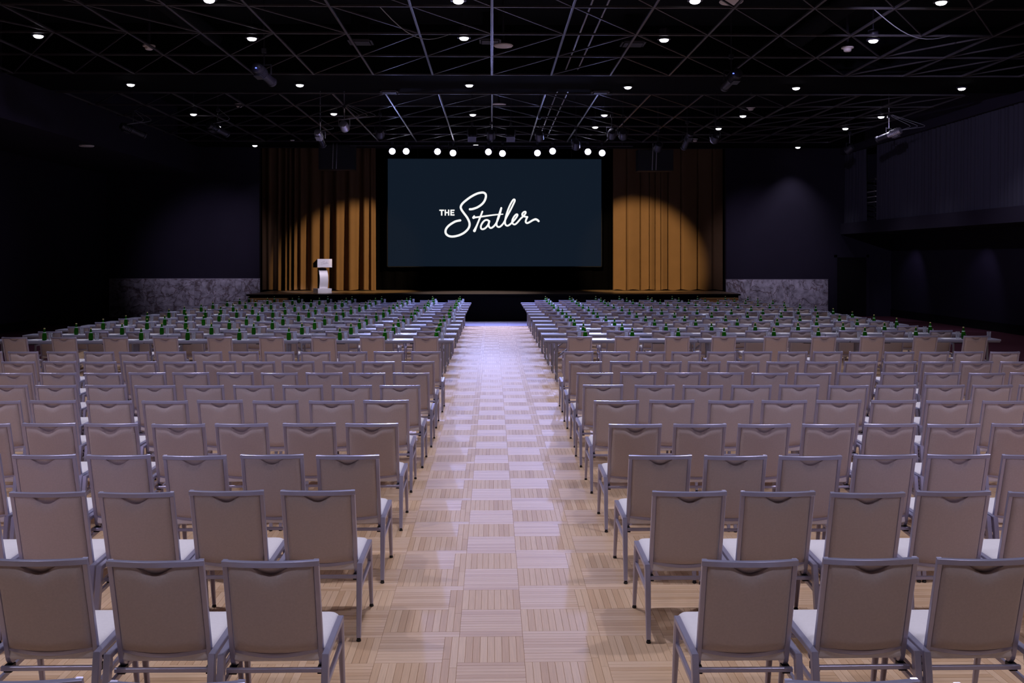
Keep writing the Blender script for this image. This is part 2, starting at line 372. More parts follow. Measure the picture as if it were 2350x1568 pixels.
def boards_mesh(name, r, tint=None):
    n = len(r); g, ins, dep = 0.00015, 0.0011, 0.0028
    x0, x1, y0, y1 = r[:, 0] + g, r[:, 1] - g, r[:, 2] + g, r[:, 3] - g
    dz = rng.uniform(-0.0003, 0.0003, n) if n > 1 else np.zeros(1)
    V = np.empty((n, 8, 3))
    for k, (xx, yy, a, b) in enumerate(((x0, y0, 1, 1), (x1, y0, -1, 1), (x1, y1, -1, -1), (x0, y1, 1, -1))):
        V[:, k, 0], V[:, k, 1], V[:, k, 2] = xx, yy, -dep
        V[:, k + 4, 0], V[:, k + 4, 1], V[:, k + 4, 2] = xx + a * ins, yy + b * ins, dz
    q = np.array([(4, 5, 6, 7), (0, 1, 5, 4), (1, 2, 6, 5), (2, 3, 7, 6), (3, 0, 4, 7)])
    Fc = (q[None] + 8 * np.arange(n)[:, None, None]).reshape(-1, 4)
    me = bpy.data.meshes.new(name); me.vertices.add(n * 8); me.vertices.foreach_set('co', V.reshape(-1))
    me.loops.add(Fc.size); me.loops.foreach_set('vertex_index', Fc.reshape(-1).astype(np.int32))
    me.polygons.add(len(Fc)); me.polygons.foreach_set('loop_start', np.arange(0, Fc.size, 4, dtype=np.int32))
    me.update(calc_edges=True); me.materials.append(M['parquet'])
    cx, cy = (r[:, 0] + r[:, 1]) / 2, (r[:, 2] + r[:, 3]) / 2
    rel = V[:, :, :2] - np.stack([cx, cy], 1)[:, None]
    along_y = r[:, 4] > 0.5
    U = np.where(along_y[:, None, None], rel[:, :, ::-1], rel)
    uv = me.uv_layers.new(name='UVMap'); uv.data.foreach_set('uv', U.reshape(-1, 2)[Fc.reshape(-1)].reshape(-1))
    t = me.attributes.new('tint', 'FLOAT', 'FACE'); tv = rng.uniform(0, 1, n) if tint is None else np.full(n, tint)
    t.data.foreach_set('value', np.repeat(tv, 5))
    me.polygons.foreach_set('use_smooth', np.zeros(len(Fc), bool))
    me.validate()
    return me


stuff(link('parquet', boards_mesh('parquet', ra[~single]), floor))
bmesh_one = boards_mesh('parquet_board', np.array([(-B / 2, B / 2, -bw / 2, bw / 2, 0, 1)]), 0.0)
for k in idx:
    link('parquet_board', bmesh_one, floor, (mx_[k], my_[k], rng.uniform(-0.0003, 0.0003)), R(90) if ra[k, 4] > 0.5 else 0.0)
# slate tiles between the parquet and the stage
tm = MB().box(-0.398, 0.398, -1.36, 1.36, -0.011, 0.0).mesh('tile', M['tile'], 0)
for k in range(-12, 14): link('tile', tm, floor, (0.14 + 0.8 * k, WY1 + 1.37, 0))

wl = struct(obj('wall_left', MB().box(XL - 0.2, XL, YN, YB, 0, ZC), M['wall'], smooth=0))
wr = struct(obj('wall_right', MB().box(XR, XR + 0.2, YN, YB, 0, ZC), M['wall'], smooth=0))
OX0, OX1 = -8.98, 9.12
wb = struct(obj('wall_back', MB().box(XL - 0.2, OX0, YB, YB + 0.25, 0, ZC).box(OX1, XR + 0.2, YB, YB + 0.25, 0, ZC).box(OX0, OX1, YB, YB + 0.25, 6.55, ZC), M['wall'], smooth=0))
struct(obj('wall_stage', MB().box(OX0 - 2, OX1 + 2, 41.0, 41.2, 0, ZC), M['stageblk'], smooth=0))
struct(obj('wall_front', MB().box(XL - 0.2, XR + 0.2, YN - 0.2, YN, 0, ZC), M['wall'], smooth=0))
struct(obj('ceiling', MB().box(XL - 0.2, XR + 0.2, YN - 0.2, 41.2, ZC, ZC + 0.2), M['ceil'], smooth=0))
struct(obj('trim_1', MB().box(SOF_X, BAL_X, 23.2, 25.68, 6.56, ZC), M['panel'], smooth=0))
struct(obj('trim_2', MB().box(XL, SOF_X, YN, YB, SOF_Z, ZC), M['wall'], smooth=0))
bal = struct(obj('trim_3', MB().box(BAL_X, XR, YN, YB, BAL_Z, BAL_Z + 0.42), M['wall'], smooth=0))
struct(obj('trim_4', MB().box(BAL_X, BAL_X + 0.3, YN, YB, 6.3, ZC), M['wall'], smooth=0))
struct(obj('trim_5', MB().box(SOF_X, BAL_X, 36.05, YB, 6.56, ZC), M['panel'], smooth=0))
struct(obj('baseboard_left', MB().box(XL, XL + 0.03, YN, YB, 0, 0.28), M['stageblk'], smooth=0))
struct(obj('baseboard_right', MB().box(XR - 0.03, XR, YN, YB, 0, 0.28), M['stageblk'], smooth=0))
d1 = struct(obj('door_1', MB().box(13.45, 14.6, YB - 0.05, YB, 0, 2.3), M['stageblk'], smooth=0))
obj('door_frame', MB().box(13.35, 13.45, YB - 0.07, YB, 0, 2.4).box(14.6, 14.7, YB - 0.07, YB, 0, 2.4).box(13.35, 14.7, YB - 0.07, YB, 2.3, 2.4), M['wall'], d1, 0)
# marble wainscot: each slab a piece of the wall
for xs, top in (([258, 360, 451, 543, 599.5], 639.5), ([1668, 1723.5, 1815, 1905], 642.0)):
    for a, b_ in zip(xs[:-1], xs[1:]):
        X0, X1 = px(a, YB, y=600).x, px(b_, YB, y=600).x
        zt = CZ - (top - HY) / F * YB
        for z0, z1 in ((0.012, 0.42), (0.434, zt)):
            link('marble_panel', MB().box(-(X1 - X0) / 2 + 0.008, (X1 - X0) / 2 - 0.008, -0.03, 0.0, z0, z1).mesh('marble_panel', M['marble'], 0), wb, ((X0 + X1) / 2, YB - 0.001, 0))
    X0, X1 = px(xs[0], YB, y=600).x, px(xs[-1], YB, y=600).x
    obj('grout_bed', MB().box(X0, X1, YB - 0.024, YB - 0.0005, 0.012, zt), M['grout'], wb, 0)
    obj('stone_edge', MB().box(X0 - 0.012, X1 + 0.012, YB - 0.035, YB - 0.001, zt + 0.002, zt + 0.014), M['grout'], wb, 0)

# ---------------------------------------------------------------- stage
SZ = 0.975
st = struct(obj('stage', MB().box(-8.75, 8.95, TY1 - 0.02, 41.0, 0, SZ - 0.06), M['stageblk'], smooth=0))
for k in range(24):
    y0 = 35.9 + k * 0.2125
    obj('deck_board', MB().box(-8.8, 9.0, y0, y0 + 0.209, SZ - 0.055, SZ), M['stagewood'], st, 0)
obj('stage_nosing', MB().sweep([(-8.8, 35.88, SZ - 0.03), (9.0, 35.88, SZ - 0.03)], (0.05, 0.06)), M['stageblk'], st)
for k, x in enumerate((-0.55, 1.9)):
    obj('fascia_panel', MB().box(x, x + 2.4, TY1 - 0.045, TY1 - 0.02, 0.05, SZ - 0.1), M['stageblk'], st, 0)


def steps(name, x0, x1, label):
    t = thing(name, label, 'steps', ((x0 + x1) / 2, 34.9, 0), 0, 'wooden stage steps')
    hw = (x1 - x0) / 2
    for k in range(4):
        z = 0.21 * (k + 1)
        obj('tread', MB().box(-hw, hw, -0.02 + k * 0.24, (k + 1) * 0.24, z - 0.04, z), M['stepwood'], t)
        obj('riser', MB().box(-hw + 0.02, hw - 0.02, k * 0.24, k * 0.24 + 0.02, z - 0.21 if k else 0.0, z - 0.041), M['stepwood'], t)
    for s in (-1, 1):
        sd = MB()
        for k in range(4): sd.box(s * hw - 0.015, s * hw + 0.015, k * 0.24 + 0.02, (k + 1) * 0.24, 0, 0.21 * (k + 1) - 0.041)
        obj('side_panel', sd, M['stepwood'], t)


steps('stage_steps', -8.62, -7.3, 'orange-brown wooden steps at the podium end of the stage front')
steps('stage_steps', 7.5, 8.85, 'orange-brown wooden steps against stage front, below the rounder light pool')


# curtains
def curtain(name, x0, x1, y, z0, z1, folds, m, label, axis='x', cat='curtain', wav=0.0, group=None, n=None, flat=False):
    n = n or int(abs(x1 - x0) / 0.025); nz = 10
    us = np.linspace(0, 1, n); ph = np.zeros(n); a = 0
    rnd = random.Random(int(abs(x0) * 977) + 5)
    fr = [(rnd.uniform(0.6, 1.7), rnd.uniform(0, 6.28)) for _ in range(4)]
    dep, lam = folds
    prof = np.zeros(n)
    acc = 0
    for i in range(n):
        u = us[i] * abs(x1 - x0)
        loc = lam * (1 + 0.35 * math.sin(u * fr[0][0] + fr[0][1]) + 0.25 * math.sin(u * 2.3 * fr[1][0] + fr[1][1]))
        acc += abs(x1 - x0) / n / loc * 2 * math.pi
        s = math.sin(acc); s = math.copysign(abs(s) ** 0.7, s)
        if flat:                                   # smooth panels between narrow sunk creases
            prof[i] = 0.11 * math.exp(-(math.sin(acc * 0.5) / 0.16) ** 2) + dep * math.sin(acc * 0.5 + 1.3)
            continue
        prof[i] = dep * (s * (0.75 + 0.25 * math.sin(u * 1.7 * fr[2][0] + fr[2][1])) + 0.3 * math.sin(acc * 0.5 + 1))
    mb = MB(); vs = []
    for k in range(nz + 1):
        t = k / nz; z = z0 + (z1 - z0) * t
        for i in range(n):
            g = 1.0 - 0.45 * t
            xx = x0 + (x1 - x0) * us[i] + wav * math.sin(us[i] * 40) * (1 - t) * 0.5
            hem = 0.02 * math.sin(i * 0.13) if k == 0 else 0
            vs.append((xx, y + prof[i] * g, z + hem) if axis == 'x' else (y + prof[i] * g, xx, z + hem))
    th = 0.012
    back = [((p[0], p[1] + th, p[2]) if axis == 'x' else (p[0] + th, p[1], p[2])) for p in vs]
    N = len(vs); fs = []
    for k in range(nz):
        for i in range(n - 1):
            q = (k * n + i, k * n + i + 1, (k + 1) * n + i + 1, (k + 1) * n + i)
            fs.append(q); fs.append(tuple(reversed([j + N for j in q])))
    for i in range(n - 1):
        fs.append((i, i + N, i + 1 + N, i + 1)); tt = nz * n
        fs.append((tt + i, tt + i + 1, tt + i + 1 + N, tt + i + N))
    for k in range(nz):
        fs.append((k * n, (k + 1) * n, (k + 1) * n + N, k * n + N)); e = n - 1
        fs.append((k * n + e, k * n + e + N, (k + 1) * n + e + N, (k + 1) * n + e))
    mb.add(vs + back, fs)
    return tag(obj(name, mb, m, smooth=60), label, cat, group)


curtain('stage_curtain', -9.15, -4.65, 39.75, SZ + 0.03, 7.0, (0.24, 0.42), M['curtain'], 'deeply pleated gold stage curtain behind the silver podium', wav=0.02)
curtain('stage_curtain', 4.85, 9.25, 39.75, SZ + 0.03, 7.0, (0.035, 0.52), M['curtain'], 'smooth gold stage curtain in the round pool of light', flat=True, n=330)
curtain('stage_backdrop', -4.7, 4.9, 40.6, SZ + 0.03, 7.0, (0.05, 0.5), M['backdrop'], 'black backdrop curtain hanging behind the large screen', wav=0.01)
curtain('balcony_curtain', 36.45, 38.45, BAL_X + 0.16, BAL_Z + 0.36, 6.35, (0.085, 0.22), M['drape'], 'short charcoal balcony drape between the slatted gap and back wall', axis='y', group=None)
curtain('balcony_curtain', 5.0, 35.25, BAL_X + 0.16, BAL_Z + 0.36, 6.35, (0.085, 0.23), M['drape'], 'long charcoal balcony drape running toward the camera', axis='y', n=1300)
bl = thing('slatted_blind', 'slatted blind seen through the gap between two balcony drapes', 'blind', (BAL_X + 0.75, 37.7, BAL_Z + 0.45))
for k in range(7):
    obj('slat', MB().box(-0.03, 0.03, -0.75, 0.75, 0.12 + k * 0.2, 0.15 + k * 0.2), M['offwhite'] if k in (3, 4, 5) else M['vent'], bl, 0)
obj('head_rail', MB().box(-0.04, 0.04, -0.77, 0.77, 1.55, 1.62), M['vent'], bl, 0)
for s_ in (-0.6, 0.6): obj('ladder_cord', MB().box(-0.005, 0.005, s_ - 0.006, s_ + 0.006, 0.0, 1.55), M['vent'], bl, 0)

# ---------------------------------------------------------------- screen with its lettering
SY = 40.15
def at_screen(x, y): return px(x, SY, y=y)
s0, s1 = at_screen(890.5, 365), at_screen(1380.5, 611.5)
scr = tag(obj('projection_screen', MB().box(s0.x, s1.x, SY, SY + 0.08, s1.z, s0.z), M['screen'], smooth=0), 'wide navy screen lit with white script lettering above the stage', 'screen')
obj('screen_border', MB().box(s0.x - 0.03, s0.x - 0.001, SY - 0.012, SY + 0.09, s1.z - 0.03, s0.z + 0.03).box(s1.x + 0.001, s1.x + 0.03, SY - 0.012, SY + 0.09, s1.z - 0.03, s0.z + 0.03)
    .box(s0.x - 0.03, s1.x + 0.03, SY - 0.012, SY + 0.09, s1.z - 0.03, s1.z - 0.001).box(s0.x - 0.03, s1.x + 0.03, SY - 0.012, SY + 0.09, s0.z + 0.001, s0.z + 0.03), M['stageblk'], scr, 0)
for x in (s0.x + 1.2, s1.x - 1.2):
    obj('hanging_cable', MB().sweep([(x, SY + 0.04, s0.z), (x, SY + 0.04, ZC)], (0.015, 0.015), n=6, up=(0, 1, 0)), M['fixture'], scr)

STROKES = [
    ([(825, 508), (880, 502), (970, 470), (1055, 412), (1108, 345), (1133, 270), (1128, 218), (1095, 190), (1045, 187), (960, 208), (850, 265), (740, 345), (675, 408), (650, 462), (662, 512), (708, 580), (768, 660), (808, 738), (820, 800), (806, 860), (762, 920), (692, 974), (600, 1014), (500, 1033), (425, 1024), (375, 990), (357, 942), (370, 885), (415, 828), (480, 780), (555, 740), (640, 722)], 42),
    ([(1066, 552), (1040, 620), (1000, 720), (955, 830), (930, 885), (913, 922)], [34, 34, 34, 36, 46, 54]),
    ([(896, 668), (930, 664), (1000, 656), (1150, 635), (1300, 615), (1460, 602)], [52, 34, 32, 31, 28, 20]),
    ([(908, 640), (893, 676)], 34),
    ([(1196, 745), (1170, 717), (1118, 720), (1068, 768), (1038, 830), (1042, 878), (1075, 892), (1120, 872), (1165, 825), (1192, 770), (1200, 735)], 35),
    ([(1200, 735), (1186, 800), (1198, 848), (1232, 868), (1280, 840), (1330, 778), (1372, 690), (1405, 590), (1430, 485)], 35),
    ([(1430, 482), (1400, 570), (1365, 680), (1341, 770), (1344, 825), (1384, 850), (1432, 822), (1482, 760), (1530, 662), (1600, 535), (1662, 410), (1690, 345), (1682, 318), (1652, 335), (1600, 425), (1552, 540), (1516, 660), (1502, 755), (1515, 808), (1552, 824), (1602, 796), (1660, 738), (1706, 685), (1740, 632), (1738, 606), (1710, 612), (1670, 660), (1642, 722), (1645, 775), (1685, 800), (1732, 770), (1800, 692), (1862, 632), (1898, 582), (1896, 556), (1866, 560), (1836, 592), (1840, 628), (1872, 646), (1932, 656)], 34),
    ([(1932, 656), (1908, 710), (1902, 752), (1928, 773), (1972, 756), (2040, 716), (2092, 700), (2130, 716), (2150, 736)], [36, 36, 36, 36, 36, 38, 42, 42, 40])]


def script_mesh(name, fn, m, depth, which=slice(None)):
    """ribbon strokes with round ends from the traced centre lines; fn maps trace units to (x, z)"""
    mb = MB()
    for pts, wd in STROKES[which]:
        wds = wd if isinstance(wd, list) else [wd] * len(pts)
        P4 = [pts[0]] + list(pts) + [pts[-1]]; W4 = [wds[0]] + wds + [wds[-1]]; line = []
        for i in range(len(pts) - 1):
            for s in range(6):
                t = s / 6.0; q = []
                for d in range(2):
                    a, b, c, e = P4[i][d], P4[i + 1][d], P4[i + 2][d], P4[i + 3][d]
                    q.append(0.5 * (2 * b + (c - a) * t + (2 * a - 5 * b + 4 * c - e) * t * t + (3 * b - a - 3 * c + e) * t ** 3))
                line.append((q[0], q[1], W4[i + 1] * (1 - t) + W4[i + 2] * t))
        line.append((*pts[-1], wds[-1]))
        Ls, Rs = [], []
        for i, (x, y, w_) in enumerate(line):
            a, b = line[max(i - 1, 0)], line[min(i + 1, len(line) - 1)]
            tx, ty = b[0] - a[0], b[1] - a[1]; l = math.hypot(tx, ty) or 1; nx, ny = -ty / l * w_ / 2, tx / l * w_ / 2
            Ls.append((x + nx, y + ny)); Rs.append((x - nx, y - ny))
        for i in range(len(line) - 1):
            q = [Ls[i], Ls[i + 1], Rs[i + 1], Rs[i]]
            f3 = [fn(*p) for p in q]
            mb.add([(p[0], 0, p[1]) for p in f3] + [(p[0], -depth, p[1]) for p in f3], [(4, 5, 6, 7), (0, 1, 5, 4), (2, 3, 7, 6)])
        for e in (0, -1):
            cx_, cy_, w_ = line[e]; ring = [fn(cx_ + w_ / 2 * math.cos(k * math.pi / 8), cy_ + w_ / 2 * math.sin(k * math.pi / 8)) for k in range(16)]
            mb.add([(p[0], -depth, p[1]) for p in ring], [tuple(range(16))])
    return mb.mesh(name, m, 0)


def letters(fn, depth):
    """T, H, E as three meshes in trace units"""
    def bars(l):
        mb = MB()
        for x0, x1, y0, y1 in l:
            a, b = fn(x0, y1), fn(x1, y0); mb.box(min(a[0], b[0]), max(a[0], b[0]), -depth, 0, min(a[1], b[1]), max(a[1], b[1]))
        return mb
    return [bars([(238, 328, 515, 541), (270, 297, 541, 630)]), bars([(340, 366, 515, 630), (404, 430, 515, 630), (366, 404, 560, 584)]), bars([(450, 476, 515, 630), (476, 530, 515, 540), (476, 522, 560, 583), (476, 530, 605, 630)])]


def scr_map(u, v):
    p = at_screen(980 + u / 8.393, 420 + v / 8.393); return (p.x, p.z)
for nm, wh in (('script_capital', slice(0, 1)), ('script_lettering', slice(1, None))):
    link(nm, script_mesh(nm, scr_map, M['logo'], 0.004, wh), scr, (0, SY - 0.001, 0))
for k, b_ in enumerate(letters(scr_map, 0.004)):
    o = obj('letter', b_, M['logo'], scr, 0); o.location = (0, SY - 0.001, 0)

# ---------------------------------------------------------------- podium
pp = px(740, 37.1, z=SZ)
pod = thing('podium', 'silver podium with engraved script front, standing on the stage', 'podium', pp, R(31))
obj('plinth', MB().box(-0.27, 0.27, -0.24, 0.24, 0, 0.17), M['silver'], pod)
obj('core', MB().box(-0.13, 0.13, -0.06, 0.16, 0.17, 0.93), M['black'], pod)
cv = []
for k in range(25):
    t = k / 24; z = 0.17 + 0.74 * t
    yo = -0.10 - 0.085 * math.sin(math.pi * min(1, t / 1.0)) ** 1.0 + 0.05 * t
    if t > 0.8: yo += 0.09 * ((t - 0.8) / 0.2) ** 2
    cv.append([(-0.165, yo, z), (0.165, yo, z), (0.165, yo + 0.02, z), (-0.165, yo + 0.02, z)])
obj('curved_column', MB().loft(cv), M['silver'], pod, 50)
bx = MB(); h0, h1, h2 = 0.95, 1.265, 1.30
bx.add([(-0.29, -0.22, h0), (0.29, -0.22, h0), (0.29, 0.2, h0), (-0.29, 0.2, h0), (-0.29, -0.22, h1), (0.29, -0.22, h1), (0.29, 0.2, h0 + 0.16), (-0.29, 0.2, h0 + 0.16)],
       [(3, 2, 1, 0), (4, 5, 6, 7), (0, 1, 5, 4), (1, 2, 6, 5), (2, 3, 7, 6), (3, 0, 4, 7)])
obj('desk_box', bx, M['black'], pod, 0)
fp = obj('front_plate', MB().box(-0.285, 0.285, -0.23, -0.221, h0 + 0.005, h1 + 0.002), M['silver'], pod, 0)
sp = lambda u, v: ((u - 1200) * 0.000165, h0 + 0.165 - (v - 620) * 0.000165)
for nm, wh in (('engraved_capital', slice(0, 1)), ('engraved_script', slice(1, None))):
    link(nm, script_mesh(nm, sp, M['engrave'], 0.0012, wh), fp, (0, -0.2302, 0))
for b_ in letters(sp, 0.0012):
    o = obj('engraved_letter', b_, M['engrave'], fp, 0); o.location = (0, -0.2302, 0)

# ---------------------------------------------------------------- chair
HWF = 0.2045                                     # half width of the back frame at the tube centres
def lean(z): return 0.13 * (0.89 - z) / 0.45
def bow(x): return -0.028 * (1 - min(1, (x / 0.2165)) ** 2) if abs(x) < 0.2165 else 0.0
def sag(x): return -0.018 * (1 - (x / 0.2165) ** 2)


def chair_parts():
    p = {}
    mb = MB()
    for s in (-1, 1):
        pts = [(s * HWF, lean(z), z) for z in (0.889, 0.80, 0.70, 0.60, 0.50, 0.43, 0.40)] + [(s * HWF, 0.149, 0.378), (s * HWF, 0.162, 0.363), (s * HWF, 0.18, 0.357), (s * HWF, 0.20, 0.362), (s * HWF, 0.22, 0.372)]
        mb.sweep(pts, (0.024, 0.024), up=(0, 1, 0))
    xs = [0.2165 * (k / 6 - 1) for k in range(13)]
    mb.sweep([(x, lean(0.876) + bow(x), 0.8765) for x in xs], (0.026, 0.027))
    mb.sweep([(x * 0.9, lean(0.43) + bow(x), 0.437 + sag(x)) for x in xs], (0.02, 0.020))
    p['back_frame'] = mb.mesh('back_frame', M['frame'], 40)
    nu, nv = 30, 14; vs = []; fs = []
    for side in (-1, 1):
        for j in range(nv + 1):
            for i in range(nu + 1):
                u, v = i / nu * 2 - 1, j / nv
                x = u * 0.191
                dip = (0.046 * (0.5 + 0.5 * math.cos(math.pi * x / 0.1)) ** 0.8 if abs(x) < 0.1 and side < 0 else 0)
                zt = 0.866 - dip
                zb = 0.444 + sag(x)
                z = zb + (zt - zb) * v
                e = min((1 - abs(u)) / 0.13, 1) ; e2 = min(v / 0.05, 1); e3 = min((1 - v) / 0.13, 1)
                q = max(0.0, min(e, e2, e3)); r = math.sqrt(max(0, 1 - (1 - q) ** 2))
                th = 0.004 + 0.017 * r
                vs.append((x, lean(z) + bow(x) + side * th, z))
    N = (nu + 1) * (nv + 1); W = nu + 1
    for j in range(nv):
        for i in range(nu):
            q = (j * W + i, j * W + i + 1, (j + 1) * W + i + 1, (j + 1) * W + i)
            fs.append(q); fs.append(tuple(reversed([k + N for k in q])))
    for i in range(nu):
        fs.append((i, i + N, i + 1 + N, i + 1)); t = nv * W; K = 2 * N
        fs.append((t + i, t + i + 1, K + i + 1, K + i)); fs.append((K + i, K + i + 1, t + i + 1 + N, t + i + N))
    for i in range(nu + 1):                              # floor of the grip pocket, level with the scooped edge
        q = vs[nv * W + i]; vs.append((q[0], q[1] + 0.030, q[2] + 0.001))
    for j in range(nv):
        fs.append((j * W, (j + 1) * W, (j + 1) * W + N, j * W + N)); e = nu; fs.append((j * W + e, j * W + e + N, (j + 1) * W + e + N, (j + 1) * W + e))
    p['backrest'] = MB().add(vs, fs).mesh('backrest', M['fabric'], 70)

    def outline(inset, z, fall=0.0):
        x1, ya, yb, r = 0.2225 - inset, 0.125 + inset, 0.600 - inset, max(0.05 - inset * 0.5, 0.012); o = []
        for cx_, cy_, a0 in ((x1 - r, yb - r, 0), (-x1 + r, yb - r, 90), (-x1 + r, ya + r, 180), (x1 - r, ya + r, 270)):
            for k in range(7):
                a = R(a0 + 15 * k); X_, Y_ = cx_ + r * math.cos(a), cy_ + r * math.sin(a)
                o.append((X_, Y_, z - fall * max(0, (Y_ - 0.5) / 0.1) ** 2))
        return o
    mb = MB(); mb.loft([outline(0.02, 0.376), outline(0.004, 0.382), outline(0.0, 0.394), outline(0.0, 0.432, .002), outline(0.004, 0.444, .004), outline(0.014, 0.453, .006), outline(0.035, 0.459, .008), outline(0.08, 0.464, .008), outline(0.14, 0.467, .004)])
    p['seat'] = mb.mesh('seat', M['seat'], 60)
    ring = outline(-0.001, 0.4345, 0.003)
    mb = MB(); secs = []
    for k, q in enumerate(ring):
        a, b_ = Vector(ring[k - 1]), Vector(ring[(k + 1) % len(ring)]); t = (b_ - a).normalized(); n_ = Vector((t.y, -t.x, 0)).normalized()
        secs.append([Vector(q) + n_ * 0.003, Vector(q) + Vector((0, 0, 0.003)), Vector(q) - n_ * 0.003, Vector(q) - Vector((0, 0, 0.003))])
    secs.append(secs[0]); mb.loft(secs, cap=False); p['seat_piping'] = mb.mesh('seat_piping', M['piping'], 60)
    for s, nm in ((-1, 'l'), (1, 'r')):
        xl, xf = s * 0.237, s * 0.239
        p['rear' + nm] = MB().sweep([(xl, 0.064, 0.441), (xl, 0.062, 0.41), (xl, 0.05, 0.34), (s * 0.238, 0.03, 0.2), (xf, 0.004, 0.022)], [(0.032, 0.028), (0.032, 0.038), (0.032, 0.038), (0.030, 0.033), (0.025, 0.027)], up=(0, 1, 0)).mesh('leg', M['frame'], 40)
        p['front' + nm] = MB().sweep([(xl, 0.500, 0.452), (xl, 0.503, 0.42), (xl, 0.52, 0.34), (s * 0.238, 0.55, 0.2), (xf, 0.592, 0.022)], [(0.032, 0.03), (0.032, 0.036), (0.032, 0.034), (0.028, 0.029), (0.022, 0.023)], up=(0, 1, 0), ch=0.5).mesh('leg', M['frame'], 40)
        p['rail' + nm] = MB().sweep([(xl, 0.052, 0.430), (xl, 0.28, 0.436), (xl, 0.512, 0.442)], (0.0305, 0.028)).mesh('side_rail', M['frame'], 40)
        p['str' + nm] = MB().sweep([(xl, 0.052, 0.288), (xl, 0.525, 0.31)], (0.018, 0.024)).mesh('stretcher', M['frame'], 40)
        gl = lambda c: MB().lathe([(0.009, 0.024), (0.0115, 0.018), (0.0115, 0.012), (0.014, 0.010), (0.014, 0.002), (0.012, 0.0)], 10, (c[0], c[1], 0)).mesh('glide', M['black'], 40)
        p['glr' + nm] = gl((xf, 0.003)); p['glf' + nm] = gl((xf, 0.593))
        p['brk' + nm] = MB().cbox((s * 0.205, 0.155, 0.335), (0.036, 0.045, 0.032)).mesh('bracket', M['black'], 0)
    p['bar'] = MB().sweep([(-0.23, 0.125, 0.342), (0.23, 0.125, 0.342)], (0.02, 0.02)).mesh('cross_bar', M['frame'], 40)
    p['bar2'] = MB().sweep([(-0.23, 0.46, 0.365), (0.23, 0.46, 0.365)], (0.02, 0.02)).mesh('cross_bar', M['frame'], 40)
    return p


CP = chair_parts()
def make_chair(full_detail, name='banquet_chair'):
    t = thing(name, 'chair', 'chair')
    link('back_frame', CP['back_frame'], t); link('backrest', CP['backrest'], t)
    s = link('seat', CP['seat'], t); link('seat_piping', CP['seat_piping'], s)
    for nm in ('l', 'r'):
        a = link('leg', CP['rear' + nm], t); b_ = link('leg', CP['front' + nm], t)
        link('side_rail', CP['rail' + nm], t); link('stretcher', CP['str' + nm], t)
        if full_detail:
            link('glide', CP['glr' + nm], a); link('glide', CP['glf' + nm], b_)
            link('bracket', CP['brk' + nm], t)
    if full_detail: link('cross_bar', CP['bar'], t); link('cross_bar', CP['bar2'], t)
    return t


TH_D = [3.21, 4.52, 5.82, 6.90, 8.22, 9.55, 10.72, 11.88, 13.18, 14.58]
TH_L = [[34, 406.5], [90, 357, 621], [-98, 109.5, 317.5, 520, 729.5], [-72, 101.5, 272, 447, 624.5, 798], [-38, 112.5, 255, 412, 554.5, 710, 853.5],
        [-4, 121.5, 250.5, 380.5, 504.5, 632.5, 761.5, 886], [16, 128, 243, 355.5, 467, 581.5, 694.5, 807, 918],
        [32, 133.5, 236, 337.5, 437.5, 539.5, 641, 743.5, 842.5, 943.5], [42, 137, 229, 321, 412.5, 503.5, 593, 683.5, 778, 868, 959.5],
        [-30, 53, 141.5, 227, 307.5, 392.5, 475, 559, 641, 724, 809, 892, 977.5]]
TH_R = [[1955, 2344], [1721, 1998, 2259], [1582, 1785, 1986, 2188, 2399], [1515, 1688, 1855.5, 2031, 2192, 2363], [1458, 1606, 1754, 1901.5, 2042, 2187, 2336],
        [1415, 1542, 1677.5, 1800, 1925, 2051, 2177, 2307], [1384, 1502.5, 1613, 1725, 1834.5, 1942.5, 2057, 2168, 2276, 2385],
        [1365, 1465, 1567, 1665.5, 1766, 1866, 1961, 2063.5, 2162, 2258.5, 2359], [1343.5, 1437, 1527, 1615, 1706, 1794, 1884, 1975.5, 2060, 2151, 2240, 2333],
        [1328, 1412, 1492.5, 1575, 1656, 1738, 1817.5, 1900, 1981.5, 2061.5, 2141, 2223, 2306]]
# (row, side, place from the aisle) -> photographed top rail height where it stands out from its row
proto = make_chair(True); first = True
for r_ in range(10):
    for side, lst in (('left', list(reversed(TH_L[r_]))), ('right', TH_R[r_])):
        last = None
        for k, x in enumerate(lst):
            jy = random.uniform(-0.03, 0.03)
            p = px(x, TH_D[r_] + jy, z=0.0)
            if last is not None and abs(p.x - last) < 0.514: p.x = last + math.copysign(0.514, p.x - last)
            last = p.x
            p.z = 0.0; rz = R(random.uniform(-0.4, 0.4))
            where = 'row nearest the camera' if r_ == 0 else f'{ORD[r_ + 1]} row from camera'
            lab = f'silver-framed beige chair, {ORD[k + 1]} from the aisle in {where}, {side} block'
            grp = f'chairs in open rows {side} of the aisle'
            if first: proto.location = p; proto.rotation_euler = (0, 0, rz); proto['label'] = lab; proto['group'] = grp; first = False
            else: clone(proto, p, rz, lab, grp)

# ---------------------------------------------------------------- rows of tables
CH_D = [17.41, 18.76, 20.11, 21.55, 22.82, 24.15, 25.65, 27.1, 28.4, 29.7, 31.1, 32.6]
COL_L = [-1.2, -2.08, -2.92, -3.88, -4.78, -5.63, -6.56, -7.38, -8.25]
COL_R = [1.57, 2.38, 3.26, 4.12, 5.03, 5.86, 6.75, 7.64, 8.48]
T_Z, T_DEP = 0.765, 0.457


